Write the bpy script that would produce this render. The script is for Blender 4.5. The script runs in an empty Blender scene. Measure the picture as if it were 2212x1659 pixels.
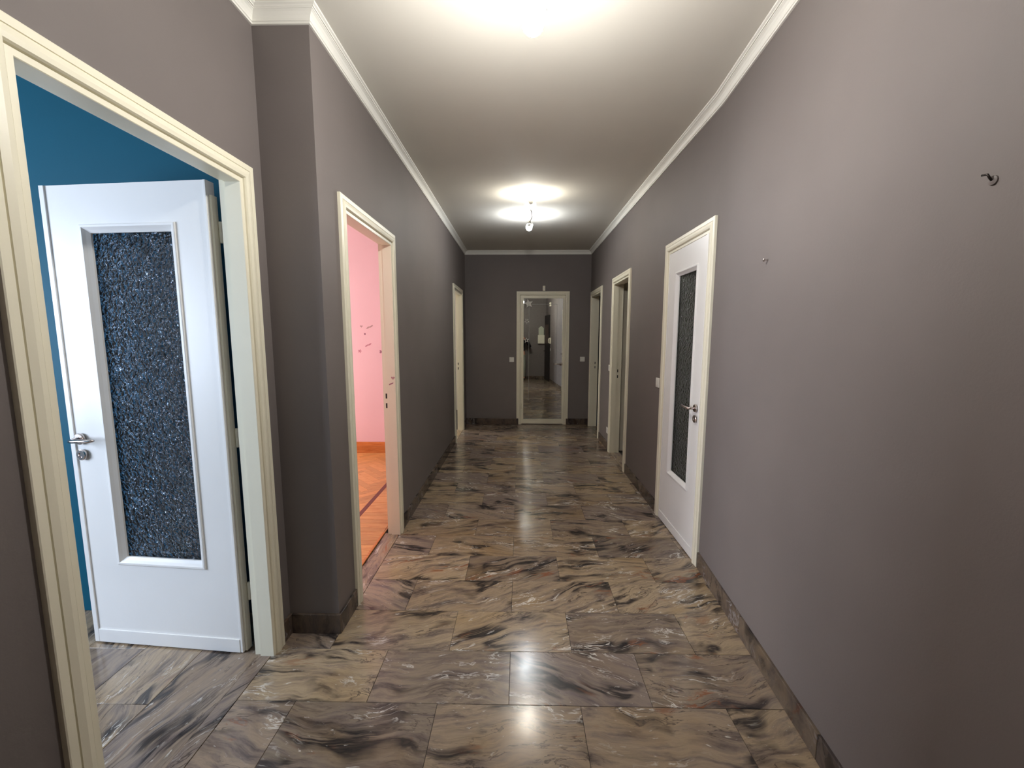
import bpy, bmesh, math, random
from mathutils import Vector, Matrix

random.seed(7)
SC = bpy.context.scene
COL = SC.collection

# ------------------------------------------------------------------ camera
CAM_H = 1.53
F_PX = 885.0
yaw, pitch, roll = 0.0188, 0.1162, -0.001
cam = bpy.data.cameras.new('camera')
cam.sensor_fit = 'HORIZONTAL'
cam.sensor_width = 36.0
cam.lens = F_PX / 2212.0 * 36.0
cam.clip_start = 0.01
cam_o = bpy.data.objects.new('camera', cam)
COL.objects.link(cam_o)
fwd = Vector((-math.sin(yaw) * math.cos(pitch), math.cos(yaw) * math.cos(pitch), -math.sin(pitch)))
rgt = Vector((math.cos(yaw), math.sin(yaw), 0))
dwn = fwd.cross(rgt)
r2 = math.cos(roll) * rgt + math.sin(roll) * dwn
d2 = -math.sin(roll) * rgt + math.cos(roll) * dwn
cam_o.matrix_world = Matrix(((r2.x, -d2.x, -fwd.x, 0), (r2.y, -d2.y, -fwd.y, 0), (r2.z, -d2.z, -fwd.z, CAM_H), (0, 0, 0, 1)))
SC.camera = cam_o

# ------------------------------------------------------------------ world and daylight through the side rooms' windows
world = bpy.data.worlds.new('world')
SC.world = world
world.use_nodes = True
world.node_tree.nodes['Background'].inputs[0].default_value = (0.62, 0.78, 1.0, 1)
world.node_tree.nodes['Background'].inputs[1].default_value = 0.6


def area(name, loc, rot, sx, sy, power, color):
    l = bpy.data.lights.new(name, 'AREA')
    l.shape = 'RECTANGLE'
    l.size = sx
    l.size_y = sy
    l.energy = power
    l.color = color
    o = bpy.data.objects.new(name, l)
    o.location = loc
    o.rotation_euler = rot
    COL.objects.link(o)
    return o


HALF = math.pi / 2
# windows of the blue, pink and corner rooms (all face the hall from the outer wall)
area('blue_room_daylight', (-4.32, 0.20, 1.6), (0, -HALF, 0), 1.5, 1.9, 188, (0.70, 0.81, 1.0))
area('pink_room_daylight', (-4.42, 3.75, 1.6), (0, -HALF, 0), 1.5, 1.6, 122, (1.0, 0.95, 0.92))
area('corner_room_daylight', (-3.62, 6.9, 1.6), (0, -HALF, 0), 1.5, 1.3, 80, (1.0, 0.92, 0.84))
BULB_NEAR, BULB_FAR = 890.0, 400.0

SC.view_settings.view_transform = 'Standard'
SC.view_settings.look = 'None'
SC.view_settings.gamma = 1.0
SC.view_settings.use_curve_mapping = False
SC.view_settings.exposure = 0.0
SC.cycles.sample_clamp_indirect = 30.0
SC.cycles.blur_glossy = 0.0
SC.cycles.caustics_reflective = False
SC.cycles.caustics_refractive = False
SC.cycles.max_bounces = 8
SC.cycles.diffuse_bounces = 3
SC.cycles.adaptive_threshold = 0.04


# ------------------------------------------------------------------ materials
def srgb(r, g, b):
    def f(c):
        c /= 255.0
        return c / 12.92 if c <= 0.04045 else ((c + 0.055) / 1.055) ** 2.4
    return (f(r), f(g), f(b), 1.0)


MATS = {}


class NB:
    def __init__(self, name):
        self.m = bpy.data.materials.new(name)
        self.m.use_nodes = True
        self.nt = self.m.node_tree
        self.bsdf = self.nt.nodes['Principled BSDF']
        self.out = self.nt.nodes['Material Output']

    def n(self, kind, **kw):
        nd = self.nt.nodes.new(kind)
        for k, v in kw.items():
            if k.startswith('i_'):
                key = k[2:]
                key = int(key) if key.isdigit() else key.replace('_', ' ')
                nd.inputs[key].default_value = v
            else:
                setattr(nd, k, v)
        return nd

    def l(self, a, b):
        self.nt.links.new(a, b)

    def ramp(self, src, stops, interp='LINEAR'):
        r = self.n('ShaderNodeValToRGB')
        r.color_ramp.interpolation = interp
        el = r.color_ramp.elements
        while len(el) < len(stops):
            el.new(0.5)
        for e, (p, c) in zip(el, stops):
            e.position = p
            e.color = c if not isinstance(c, (int, float)) else (c, c, c, 1)
        self.l(src, r.inputs[0])
        return r.outputs[0]

    def math(self, op, a, b=None, c=None):
        nd = self.n('ShaderNodeMath', operation=op)
        for i, v in enumerate((a, b, c)):
            if v is None:
                continue
            if isinstance(v, (int, float)):
                nd.inputs[i].default_value = v
            else:
                self.l(v, nd.inputs[i])
        return nd.outputs[0]

    def vmath(self, op, a, b=None):
        nd = self.n('ShaderNodeVectorMath', operation=op)
        for i, v in enumerate((a, b)):
            if v is None:
                continue
            if isinstance(v, tuple):
                nd.inputs[i].default_value = v
            else:
                self.l(v, nd.inputs[i])
        return nd.outputs[0]

    def noise(self, vec, scale, detail=2.0, rough=0.5, dist=0.0):
        nd = self.n('ShaderNodeTexNoise')
        nd.inputs['Scale'].default_value = scale
        nd.inputs['Detail'].default_value = detail
        nd.inputs['Roughness'].default_value = rough
        nd.inputs['Distortion'].default_value = dist
        self.l(vec, nd.inputs['Vector'])
        return nd

    def mix(self, fac, a, b, blend='MIX'):
        nd = self.n('ShaderNodeMix', data_type='RGBA', blend_type=blend)
        for sock, v in ((nd.inputs[0], fac), (nd.inputs[6], a), (nd.inputs[7], b)):
            if isinstance(v, (int, float, tuple)):
                sock.default_value = v
            else:
                self.l(v, sock)
        return nd.outputs[2]

    def bump(self, h, strength, dist=0.01):
        b = self.n('ShaderNodeBump')
        b.inputs['Strength'].default_value = strength
        b.inputs['Distance'].default_value = dist
        self.l(h, b.inputs['Height'])
        self.l(b.outputs[0], self.bsdf.inputs['Normal'])
        return b


def paint(name, col, rough=0.6, bump=0.12, mottle=0.08, scale=140.0, spec=0.35):
    if name in MATS:
        return MATS[name]
    b = NB(name)
    tc = b.n('ShaderNodeTexCoord').outputs['Object']
    big = b.noise(tc, 1.7, 3, 0.5).outputs[0]
    c2 = tuple(min(1, x * (1 + mottle)) for x in col[:3]) + (1,)
    c1 = tuple(x * (1 - mottle) for x in col[:3]) + (1,)
    b.l(b.ramp(big, [(0.3, c1), (0.7, c2)]), b.bsdf.inputs['Base Color'])
    b.bsdf.inputs['Roughness'].default_value = rough
    b.bsdf.inputs['Specular IOR Level'].default_value = spec
    if bump:
        b.bump(b.noise(tc, scale, 3, 0.6).outputs[0], bump, 0.003)
    MATS[name] = b.m
    return b.m


def plain(name, col, rough=0.5, metal=0.0, spec=0.5, emit=0.0, ecol=None):
    if name in MATS:
        return MATS[name]
    b = NB(name)
    tc = b.n('ShaderNodeTexCoord').outputs['Object']
    nz = b.noise(tc, 35.0, 2).outputs[0]
    c1 = tuple(x * 0.94 for x in col[:3]) + (1,)
    b.l(b.ramp(nz, [(0.35, c1), (0.65, col)]), b.bsdf.inputs['Base Color'])
    b.bsdf.inputs['Roughness'].default_value = rough
    b.bsdf.inputs['Metallic'].default_value = metal
    b.bsdf.inputs['Specular IOR Level'].default_value = spec
    if emit:
        b.bsdf.inputs['Emission Color'].default_value = ecol or col
        b.bsdf.inputs['Emission Strength'].default_value = emit
    MATS[name] = b.m
    return b.m


def marble(name, angle0=0.0, spread=1.0, gain=1.0, rough=0.155):
    """polished brown-grey marble with swirling dark, white and rust veins; every object gets its own cut"""
    b = NB(name)
    tc = b.n('ShaderNodeTexCoord').outputs['Object']
    rnd = b.n('ShaderNodeObjectInfo').outputs['Random']
    r_b = b.math('FRACT', b.math('MULTIPLY', rnd, 17.31))
    r_c = b.math('FRACT', b.math('MULTIPLY', rnd, 53.77))
    rot = b.n('ShaderNodeVectorRotate', rotation_type='Z_AXIS')
    b.l(tc, rot.inputs['Vector'])
    k3 = b.math('POWER', b.math('ABSOLUTE', b.math('SUBTRACT', r_b, 0.5)), 1.6)
    sgn = b.math('SIGN', b.math('SUBTRACT', r_b, 0.5))
    ang = b.math('ADD', b.math('MULTIPLY', b.math('MULTIPLY', k3, sgn), 1.5 * spread), angle0)
    b.l(ang, rot.inputs['Angle'])
    off = b.n('ShaderNodeCombineXYZ')
    b.l(b.math('MULTIPLY', rnd, 61.0), off.inputs[0])
    b.l(b.math('MULTIPLY', r_b, 43.0), off.inputs[1])
    b.l(b.math('MULTIPLY', r_c, 29.0), off.inputs[2])
    p0 = b.vmath('ADD', rot.outputs[0], off.outputs[0])
    # swirls
    w1 = b.vmath('SUBTRACT', b.noise(p0, 2.6, 2, 0.5).outputs['Color'], (0.5, 0.5, 0.5))
    w1 = b.vmath('MULTIPLY', w1, (0.22, 0.17, 0.1))
    w2 = b.vmath('SUBTRACT', b.noise(p0, 9.0, 3, 0.55).outputs['Color'], (0.5, 0.5, 0.5))
    w2 = b.vmath('MULTIPLY', w2, (0.06, 0.026, 0.03))
    p1 = b.vmath('ADD', b.vmath('ADD', p0, w1), w2)
    ps = b.vmath('MULTIPLY', p1, (1.0, 5.6, 1.0))
    base = b.noise(ps, 2.4, 8, 0.66, 0.25).outputs[0]
    col = b.ramp(base, [(0.24, srgb(50, 47, 48)), (0.34, srgb(92, 84, 82)), (0.42, srgb(136, 123, 113)),
                        (0.52, srgb(164, 149, 130)), (0.60, srgb(140, 127, 117)), (0.68, srgb(92, 86, 84)), (0.78, srgb(164, 154, 142))])
    # ochre / warm clouds
    warm = b.ramp(b.noise(b.vmath('MULTIPLY', p1, (1.0, 2.0, 1.0)), 2.1, 3, 0.5).outputs[0], [(0.54, 0.0), (0.74, 0.6)])
    col = b.mix(warm, col, srgb(152, 128, 90))
    strata = b.ramp(b.noise(b.vmath('MULTIPLY', p1, (1.0, 11.0, 1.0)), 3.4, 6, 0.7, 0.2).outputs[0], [(0.32, 0.52), (0.46, 0.9), (0.6, 1.0), (0.74, 0.7)])
    col = b.mix(0.75, col, strata, 'MULTIPLY')
    # each slab a little lighter, darker, greyer
    tint = b.ramp(r_c, [(0.0, srgb(190, 184, 182)), (0.35, srgb(222, 212, 202)), (0.7, srgb(238, 228, 210)), (1.0, srgb(255, 246, 228))])
    col = b.mix(0.9, col, tint, 'MULTIPLY')
    col = b.mix(b.ramp(r_b, [(0.62, 0.0), (0.85, 0.35)]), col, srgb(112, 102, 104))

    def vein(scale, width, stretch, seed, lo, hi):
        q = b.vmath('ADD', b.vmath('MULTIPLY', p1, stretch), seed)
        nz = b.noise(q, scale, 5, 0.58, 0.5).outputs[0]
        d = b.math('ABSOLUTE', b.math('SUBTRACT', nz, 0.5))
        m = b.ramp(d, [(0.0, 1.0), (width * 0.35, 0.85), (width, 0.0)])
        g = b.ramp(b.noise(b.vmath('ADD', b.vmath('MULTIPLY', p1, (1.0, 2.0, 1.0)), seed), 3.1, 2, 0.5).outputs[0], [(lo, 0.0), (hi, 1.0)])
        return b.math('MULTIPLY', m, g)
    v1 = vein(1.8, 0.085, (1.0, 6.5, 1.0), (3.1, 7.7, 1.3), 0.53, 0.61)
    col = b.mix(b.math('MULTIPLY', v1, 0.94), col, srgb(30, 28, 30))
    v3 = vein(3.6, 0.016, (1.0, 5.0, 1.0), (13.7, 2.1, 5.9), 0.46, 0.62)
    col = b.mix(b.math('MULTIPLY', v3, 0.8), col, srgb(58, 50, 46))
    rust = vein(2.6, 0.03, (1.0, 3.6, 1.0), (8.3, 21.0, 4.4), 0.60, 0.72)
    col = b.mix(b.math('MULTIPLY', rust, 0.8), col, srgb(126, 74, 42))
    v2 = vein(5.2, 0.022, (1.0, 4.0, 1.0), (23.0, 5.5, 9.1), 0.54, 0.68)
    col = b.mix(b.math('MULTIPLY', v2, 0.85), col, srgb(214, 208, 198))
    fl = b.ramp(b.noise(b.vmath('MULTIPLY', p1, (1.0, 2.6, 1.0)), 19.0, 4, 0.6).outputs[0], [(0.66, 0.0), (0.74, 0.7)])
    col = b.mix(fl, col, srgb(206, 200, 190))
    if isinstance(gain, (int, float)):
        gain = (gain, gain, gain)
    col = b.mix(1.0, col, tuple(gain) + (1,), 'MULTIPLY')
    b.l(col, b.bsdf.inputs['Base Color'])
    rr = b.ramp(b.noise(tc, 6.0, 4, 0.6).outputs[0], [(0.3, rough * 0.8), (0.7, rough * 1.35)])
    b.l(rr, b.bsdf.inputs['Roughness'])
    b.bsdf.inputs['Specular IOR Level'].default_value = 0.5
    return b.m


def wood(name, c1, c2, axis_scale, rough=0.3):
    b = NB(name)
    tc = b.n('ShaderNodeTexCoord').outputs['Object']
    rnd = b.n('ShaderNodeObjectInfo').outputs['Random']
    off = b.n('ShaderNodeCombineXYZ')
    b.l(b.math('MULTIPLY', rnd, 40.0), off.inputs[0])
    b.l(b.math('MULTIPLY', rnd, 23.0), off.inputs[1])
    p = b.vmath('MULTIPLY', b.vmath('ADD', tc, off.outputs[0]), axis_scale)
    g = b.noise(p, 8.0, 4, 0.6, 0.4).outputs[0]
    col = b.ramp(g, [(0.3, c1), (0.7, c2)])
    t = b.ramp(rnd, [(0.0, 0.72), (0.5, 0.92), (1.0, 1.0)])
    b.l(b.mix(1.0, col, t, 'MULTIPLY'), b.bsdf.inputs['Base Color'])
    b.bsdf.inputs['Roughness'].default_value = rough
    return b.m


def pattern_glass(name, tint, rough=0.06, bump=0.9, scale=70.0, trans=0.85):
    b = NB(name)
    tc = b.n('ShaderNodeTexCoord').outputs['Object']
    warp = b.vmath('MULTIPLY', b.vmath('SUBTRACT', b.noise(tc, 26.0, 2).outputs['Color'], (0.5, 0.5, 0.5)), (0.035, 0.035, 0.035))
    v = b.n('ShaderNodeTexVoronoi', feature='SMOOTH_F1')
    v.inputs['Scale'].default_value = scale
    v.inputs['Smoothness'].default_value = 0.35
    b.l(b.vmath('ADD', tc, warp), v.inputs['Vector'])
    hgt = b.math('ADD', v.outputs['Distance'], b.math('MULTIPLY', b.noise(tc, scale * 1.3, 2).outputs[0], 0.5))
    b.bump(hgt, bump, 0.02)
    b.bsdf.inputs['Base Color'].default_value = tint
    b.bsdf.inputs['Roughness'].default_value = rough
    b.bsdf.inputs['Transmission Weight'].default_value = trans
    b.bsdf.inputs['IOR'].default_value = 1.5
    return b.m


M_WALL = paint('taupe_wall_paint', srgb(118, 110, 107), 0.62, 0.10, 0.05)
M_CEIL = paint('ceiling_white', srgb(226, 222, 212), 0.7, 0.06, 0.02)
M_CROWN = paint('plaster_white', srgb(240, 238, 230), 0.45, 0.04, 0.02)
M_CASE = paint('ivory_enamel', srgb(240, 234, 212), 0.35, 0.05, 0.03, 60.0, 0.45)
M_LEAF = paint('white_enamel', srgb(240, 238, 234), 0.35, 0.05, 0.03, 60.0, 0.45)
M_BLUE = paint('petrol_blue_paint', srgb(4, 84, 106), 0.6, 0.08, 0.05, spec=0.2)
M_PINK = paint('pink_paint', srgb(238, 194, 202), 0.6, 0.05, 0.03)
M_ROOMW = paint('pale_room_paint', srgb(216, 206, 190), 0.6, 0.05, 0.03)
M_DARKR = paint('dim_room_paint', srgb(232, 222, 202), 0.7, 0.05, 0.04)
M_GREEN = paint('dark_green_paint', srgb(86, 112, 70), 0.7, 0.05, 0.04)
M_MARBLE = marble('brown_marble', gain=1.2)
M_MARBLE_Y = marble('brown_marble_lengthwise', HALF, gain=1.1)
M_SKIRT = marble('grey_mauve_marble', 0.5, 1.4, (0.50, 0.50, 0.56), 0.2)
M_THR = marble('pale_threshold_marble', HALF, 0.3, 1.35, 0.15)
M_GROUT = plain('dark_grout', srgb(40, 36, 33), 0.8)
M_STEEL = plain('satin_nickel', srgb(205, 195, 190), 0.22, 1.0)
M_DARKM = plain('dark_metal', srgb(50, 45, 42), 0.35, 0.8)
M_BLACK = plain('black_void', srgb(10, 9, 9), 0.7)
M_PLAST = plain('white_plastic', srgb(236, 234, 226), 0.35)
M_GREYM = plain('grey_lamp_metal', srgb(150, 146, 138), 0.4, 0.6)
M_LAMPW = plain('white_lamp_metal', srgb(232, 230, 224), 0.35)
M_BULB_C = plain('lit_bulb_cool', (1, 1, 1, 1), 0.3, emit=BULB_FAR, ecol=(0.93, 0.97, 1.0, 1))
M_BULB_W = plain('lit_bulb_warm', (1, 1, 1, 1), 0.3, emit=BULB_FAR * 1.0, ecol=(1.0, 0.95, 0.84, 1))
M_BULB_N = plain('lit_bulb_neutral', (1, 1, 1, 1), 0.3, emit=BULB_NEAR, ecol=(1.0, 0.98, 0.94, 1))
M_BULB_N2 = plain('lit_bulb_upward', (1, 1, 1, 1), 0.3, emit=BULB_NEAR * 0.10, ecol=(1.0, 0.98, 0.94, 1))
M_GLASS_B = pattern_glass('hammered_glass', (0.58, 0.72, 0.88, 1), 0.15, 1.0, 66.0, 1.0)
M_GLASS_G = pattern_glass('hammered_green_glass', (0.26, 0.40, 0.20, 1), 0.12, 0.9, 60.0, 1.0)
M_PARQ = wood('orange_oak', srgb(214, 138, 76), srgb(240, 180, 116), (1.0, 9.0, 1.0))
M_PARQ2 = wood('orange_oak_skirting', srgb(190, 104, 48), srgb(224, 142, 78), (1.0, 9.0, 9.0))
M_INLAY = wood('dark_walnut', srgb(92, 38, 30), srgb(120, 54, 40), (9.0, 1.0, 1.0))
M_MIRROR = plain('mirror_silver', (0.70, 0.72, 0.67, 1), 0.015, 1.0)
M_ETCH = plain('etched_glass', srgb(150, 152, 148), 0.5, 0.3)


# ------------------------------------------------------------------ object helpers
def put(name, bm, mat, parent=None, smooth=False, bevel=0.0, loc=None):
    bmesh.ops.recalc_face_normals(bm, faces=bm.faces)
    me = bpy.data.meshes.new(name)
    bm.to_mesh(me)
    bm.free()
    if mat:
        for m in (mat if isinstance(mat, (list, tuple)) else [mat]):
            me.materials.append(m)
    if smooth:
        for p in me.polygons:
            p.use_smooth = True
    o = bpy.data.objects.new(name, me)
    COL.objects.link(o)
    if loc is not None:
        o.location = loc
    if parent:
        o.parent = parent
    if bevel:
        md = o.modifiers.new('edge', 'BEVEL')
        md.width = bevel
        md.segments = 2
        md.limit_method = 'ANGLE'
    return o


def tag(o, label=None, cat=None, group=None, kind=None):
    if label:
        o['label'] = label
    if cat:
        o['category'] = cat
    if group:
        o['group'] = group
    if kind:
        o['kind'] = kind
    return o


def empty(name, loc=(0, 0, 0), rz=0.0, parent=None):
    o = bpy.data.objects.new(name, None)
    o.empty_display_size = 0.1
    o.location = loc
    o.rotation_euler = (0, 0, rz)
    COL.objects.link(o)
    if parent:
        o.parent = parent
    return o


def box(bm, x0, x1, y0, y1, z0, z1, T=None):
    P = [(x0, y0, z0), (x1, y0, z0), (x1, y1, z0), (x0, y1, z0), (x0, y0, z1), (x1, y0, z1), (x1, y1, z1), (x0, y1, z1)]
    vs = [bm.verts.new(T(*p) if T else p) for p in P]
    for f in ((0, 3, 2, 1), (4, 5, 6, 7), (0, 1, 5, 4), (1, 2, 6, 5), (2, 3, 7, 6), (3, 0, 4, 7)):
        bm.faces.new([vs[i] for i in f])


def nb(*a, T=None):
    bm = bmesh.new()
    if a:
        box(bm, *a, T=T)
    return bm


def prism(bm, pts, z0, z1, T=None):
    """extrude polygon pts (x,y) from z0 to z1"""
    lo = [bm.verts.new(T(x, y, z0) if T else (x, y, z0)) for x, y in pts]
    hi = [bm.verts.new(T(x, y, z1) if T else (x, y, z1)) for x, y in pts]
    n = len(pts)
    bm.faces.new(lo[::-1])
    bm.faces.new(hi)
    for i in range(n):
        bm.faces.new([lo[i], lo[(i + 1) % n], hi[(i + 1) % n], hi[i]])


def lathe(bm, prof, axis_o, axis_d, seg=20):
    """revolve (r, t) profile about the line axis_o + t*axis_d"""
    d = Vector(axis_d).normalized()
    u = d.orthogonal().normalized()
    w = d.cross(u)
    rings = []
    for r, t in prof:
        c = Vector(axis_o) + d * t
        if r < 1e-6:
            rings.append([bm.verts.new(c)])
        else:
            rings.append([bm.verts.new(c + (u * math.cos(2 * math.pi * k / seg) + w * math.sin(2 * math.pi * k / seg)) * r) for k in range(seg)])
    for a, b in zip(rings, rings[1:]):
        for k in range(seg):
            k2 = (k + 1) % seg
            if len(a) == 1 and len(b) == 1:
                continue
            if len(a) == 1:
                bm.faces.new([a[0], b[k], b[k2]])
            elif len(b) == 1:
                bm.faces.new([a[k], b[0], a[k2]])
            else:
                bm.faces.new([a[k], b[k], b[k2], a[k2]])
    for r in (rings[0], rings[-1]):
        if len(r) > 2:
            bm.faces.new(r)


def tube(bm, pts, rad, seg=10):
    pts = [Vector(p) for p in pts]
    rads = rad if isinstance(rad, (list, tuple)) else [rad] * len(pts)
    rings = []
    ref = None
    for i, p in enumerate(pts):
        t = (pts[min(i + 1, len(pts) - 1)] - pts[max(i - 1, 0)]).normalized()
        u = t.orthogonal().normalized() if ref is None else (ref - t * ref.dot(t)).normalized()
        ref = u
        w = t.cross(u)
        rings.append([bm.verts.new(p + (u * math.cos(2 * math.pi * k / seg) + w * math.sin(2 * math.pi * k / seg)) * rads[i]) for k in range(seg)])
    for a, b in zip(rings, rings[1:]):
        for k in range(seg):
            bm.faces.new([a[k], a[(k + 1) % seg], b[(k + 1) % seg], b[k]])
    bm.faces.new(rings[0][::-1])
    bm.faces.new(rings[-1])


def clip_poly(poly, x0, x1, y0, y1):
    for ax, lim, keep in ((0, x0, 1), (0, x1, -1), (1, y0, 1), (1, y1, -1)):
        out = []
        for i in range(len(poly)):
            a, b = poly[i], poly[(i + 1) % len(poly)]
            ia, ib = (a[ax] - lim) * keep >= 0, (b[ax] - lim) * keep >= 0
            if ia:
                out.append(a)
            if ia != ib:
                t = (lim - a[ax]) / (b[ax] - a[ax])
                out.append((a[0] + t * (b[0] - a[0]), a[1] + t * (b[1] - a[1])))
        poly = out
        if len(poly) < 3:
            return []
    return poly


# ------------------------------------------------------------------ key measures (metres)
XN = -1.185            # hall wall with the blue room's door
XL = -0.93             # hall wall with the pink room's door
XR = 1.195             # hall wall with the three doors
YS = 1.95              # step of the left wall
YF = 7.05              # end wall with the mirrored door
YB = -0.55             # wall behind the photographer
ZC = 2.945             # ceiling
YK = 2.60              # where the right wall bends inward
SL = 0.083


def xr(y):
    return XR if y >= YK else XR - SL * (YK - y)


TOPC = 2.258           # top of every door casing
# door frames: outer casing edges
D_L1 = (0.925, 1.867)
D_L2 = (2.160, 3.085)
D_L3 = (5.755, 6.665)
D_R1 = (2.600, 3.449)
D_R2 = (4.510, 5.382)
D_R3 = (6.050, 6.990)
D_F = (-0.055, 0.838)
INS = 0.066            # wall opening inset from the outer casing edge


def wall_y(bm, x0, x1, y0, y1, doors):
    """wall running along Y between x0..x1 with door openings"""
    y = y0
    for a, b in sorted(doors):
        a2, b2 = a + INS, b - INS
        if a2 > y:
            box(bm, x0, x1, y, a2, 0, ZC)
        box(bm, x0, x1, a2, b2, TOPC - INS, ZC)
        y = b2
    box(bm, x0, x1, y, y1, 0, ZC)


# ------------------------------------------------------------------ shell
bm = nb()
wall_y(bm, -1.272, XN, YB - 0.1, YS, [D_L1])
box(bm, -1.272, XL, YS, 2.13, 0, ZC)
o = put('wall_left', bm, M_WALL)
tag(o, 'taupe painted hall wall around the open blue room door', 'wall', kind='structure')
bm = nb()
wall_y(bm, -1.02, XL, 2.13, YF + 0.12, [D_L2, D_L3])
o = put('wall_left_inner', bm, M_WALL)
tag(o, 'taupe painted hall wall around the pink room doorway', 'wall', kind='structure')
bm = nb()
wall_y(bm, XR, XR + 0.12, YK, YF + 0.12, [D_R1, D_R2, D_R3])
o = put('wall_right', bm, M_WALL)
tag(o, 'taupe painted hall wall with three white door frames', 'wall', kind='structure')
bm = nb()
prism(bm, [(XR, YK), (xr(YB - 0.1), YB - 0.1), (xr(YB - 0.1) + 0.14, YB - 0.1), (XR + 0.12, YK)], 0, ZC)
o = put('wall_right_front', bm, M_WALL)
tag(o, 'bare taupe wall with a nail and a hook, beyond the closed door', 'wall', kind='structure')
bm = nb()
box(bm, XL - 0.12, D_F[0] + INS, YF, YF + 0.12, 0, ZC)
box(bm, D_F[1] - INS, XR + 0.12, YF, YF + 0.12, 0, ZC)
box(bm, D_F[0] + INS, D_F[1] - INS, YF, YF + 0.12, TOPC + 0.02 - INS, ZC)
o = put('wall_end', bm, M_WALL)
tag(o, 'dark taupe end wall holding the mirrored door', 'wall', kind='structure')
o = put('wall_back', nb(-1.305, 1.1, YB - 0.1, YB, 0, ZC), M_WALL)
tag(o, 'dark taupe wall seen only in the mirror', 'wall', kind='structure')
o = put('ceiling', nb(-4.6, 4.2, -1.6, 8.8, ZC, ZC + 0.1), M_CEIL)
tag(o, 'white plaster ceiling lit by two lamps', 'ceiling', kind='structure')


# rooms behind the doors (shells with their own paint)
def room(name, x0, x1, y0, y1, mat, label, win=None, open_side=None):
    bm = nb()
    t = 0.03
    if open_side != 'y1':
        box(bm, x0, x1, y1, y1 + t, 0, ZC)
    box(bm, x0, x1, y0 - t, y0, 0, ZC)
    side = x0 if win is None or win[0] == 'x0' else x1
    if win:
        _, a, b, za, zb = win
        X0, X1 = (x0 - 0.15, x0)
        box(bm, X0, X1, y0 - t, a, 0, ZC)
        box(bm, X0, X1, b, y1 + t, 0, ZC)
        box(bm, X0, X1, a, b, 0, za)
        box(bm, X0, X1, a, b, zb, ZC)
    else:
        pass
    o = put(name, bm, mat)
    tag(o, label, 'wall', kind='structure')
    return o


room('wall_blue_room', -4.2, -1.272, -1.3, 2.092, M_BLUE, 'petrol blue room wall behind the open glazed door', ('x0', -0.75, 1.15, 0.85, 2.35))
room('wall_pink_room', -4.3, -1.02, 2.16, 5.229, M_PINK, 'bright pink wall of the room with small stickers', ('x0', 2.95, 4.55, 0.85, 2.35))
room('wall_corner_room', -3.5, -1.02, 5.35, 8.4, M_ROOMW, 'pale wall of the room beside the end wall', ('x0', 6.25, 7.55, 0.85, 2.35))


def dim_room(name, y0, y1, mat, label):
    bm = nb()
    box(bm, XR + 0.12, 3.6, y0 - 0.03, y0, 0, ZC)
    box(bm, XR + 0.12, 3.6, y1, y1 + 0.03, 0, ZC)
    box(bm, 3.6, 3.63, y0 - 0.03, y1 + 0.03, 0, ZC)
    tag(put(name, bm, mat), label, 'wall', kind='structure')


dim_room('wall_green_room', 2.0, 3.98, M_GREEN, 'dark green wall behind the closed glazed door')
dim_room('wall_dim_room', 4.06, 5.405, M_DARKR, 'dim pale wall seen through the middle doorway')
dim_room('wall_dark_room', 5.66, 8.3, M_BLACK, 'near-black wall coloured as the unlit dark inside the doorway beside the end wall')  # darkness of the unlit room is put into the wall colour


def window(name, X, a, b, za, zb, label):
    e = empty(name, (X, (a + b) / 2, za))
    tag(e, label, 'window', kind='structure')
    w, h = (b - a) / 2, zb - za
    bm = nb()
    for s in (-1, 1):
        box(bm, -0.06, 0, min(s * w, s * (w - 0.06)), max(s * w, s * (w - 0.06)), 0, h)
    box(bm, -0.06, 0, -w, w, 0, 0.06)
    box(bm, -0.06, 0, -w, w, h - 0.06, h)
    box(bm, -0.06, 0, -0.04, 0.04, 0, h)
    put('window_frame', bm, M_LEAF, e)


window('window_1', -4.24, -0.75, 1.15, 0.85, 2.35, 'white framed window of the blue room')
window('window_2', -4.34, 2.95, 4.55, 0.85, 2.35, 'white framed window of the pink room')
window('window_3', -3.54, 6.25, 7.55, 0.85, 2.35, 'white framed window of the pale corner room')

# ------------------------------------------------------------------ floors
floor = put('floor', nb(-4.4, 3.7, -1.6, 8.6, -0.12, -0.004), M_GROUT)
tag(floor, 'polished brown marble tile floor of the hall', 'floor', kind='structure')
GAP = 0.0009
TILE_CACHE = {}


def tile(x0, x1, y0, y1, mat, parent=floor, name='tile'):
    x0 += GAP; x1 -= GAP; y0 += GAP; y1 -= GAP
    w, d = round(x1 - x0, 4), round(y1 - y0, 4)
    key = (w, d, mat.name)
    if key not in TILE_CACHE:
        bm = nb(-w / 2, w / 2, -d / 2, d / 2, -0.02, 0)
        top = [e for e in bm.edges if all(v.co.z > -0.001 for v in e.verts)]
        bmesh.ops.bevel(bm, geom=top, offset=0.0008, segments=1, affect='EDGES')
        me = bpy.data.meshes.new(name)
        bm.to_mesh(me)
        bm.free()
        me.materials.append(mat)
        TILE_CACHE[key] = me
    o = bpy.data.objects.new(name, TILE_CACHE[key])
    o.location = ((x0 + x1) / 2, (y0 + y1) / 2, random.uniform(-0.0003, 0.0003))
    o.parent = parent
    COL.objects.link(o)
    return o


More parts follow.
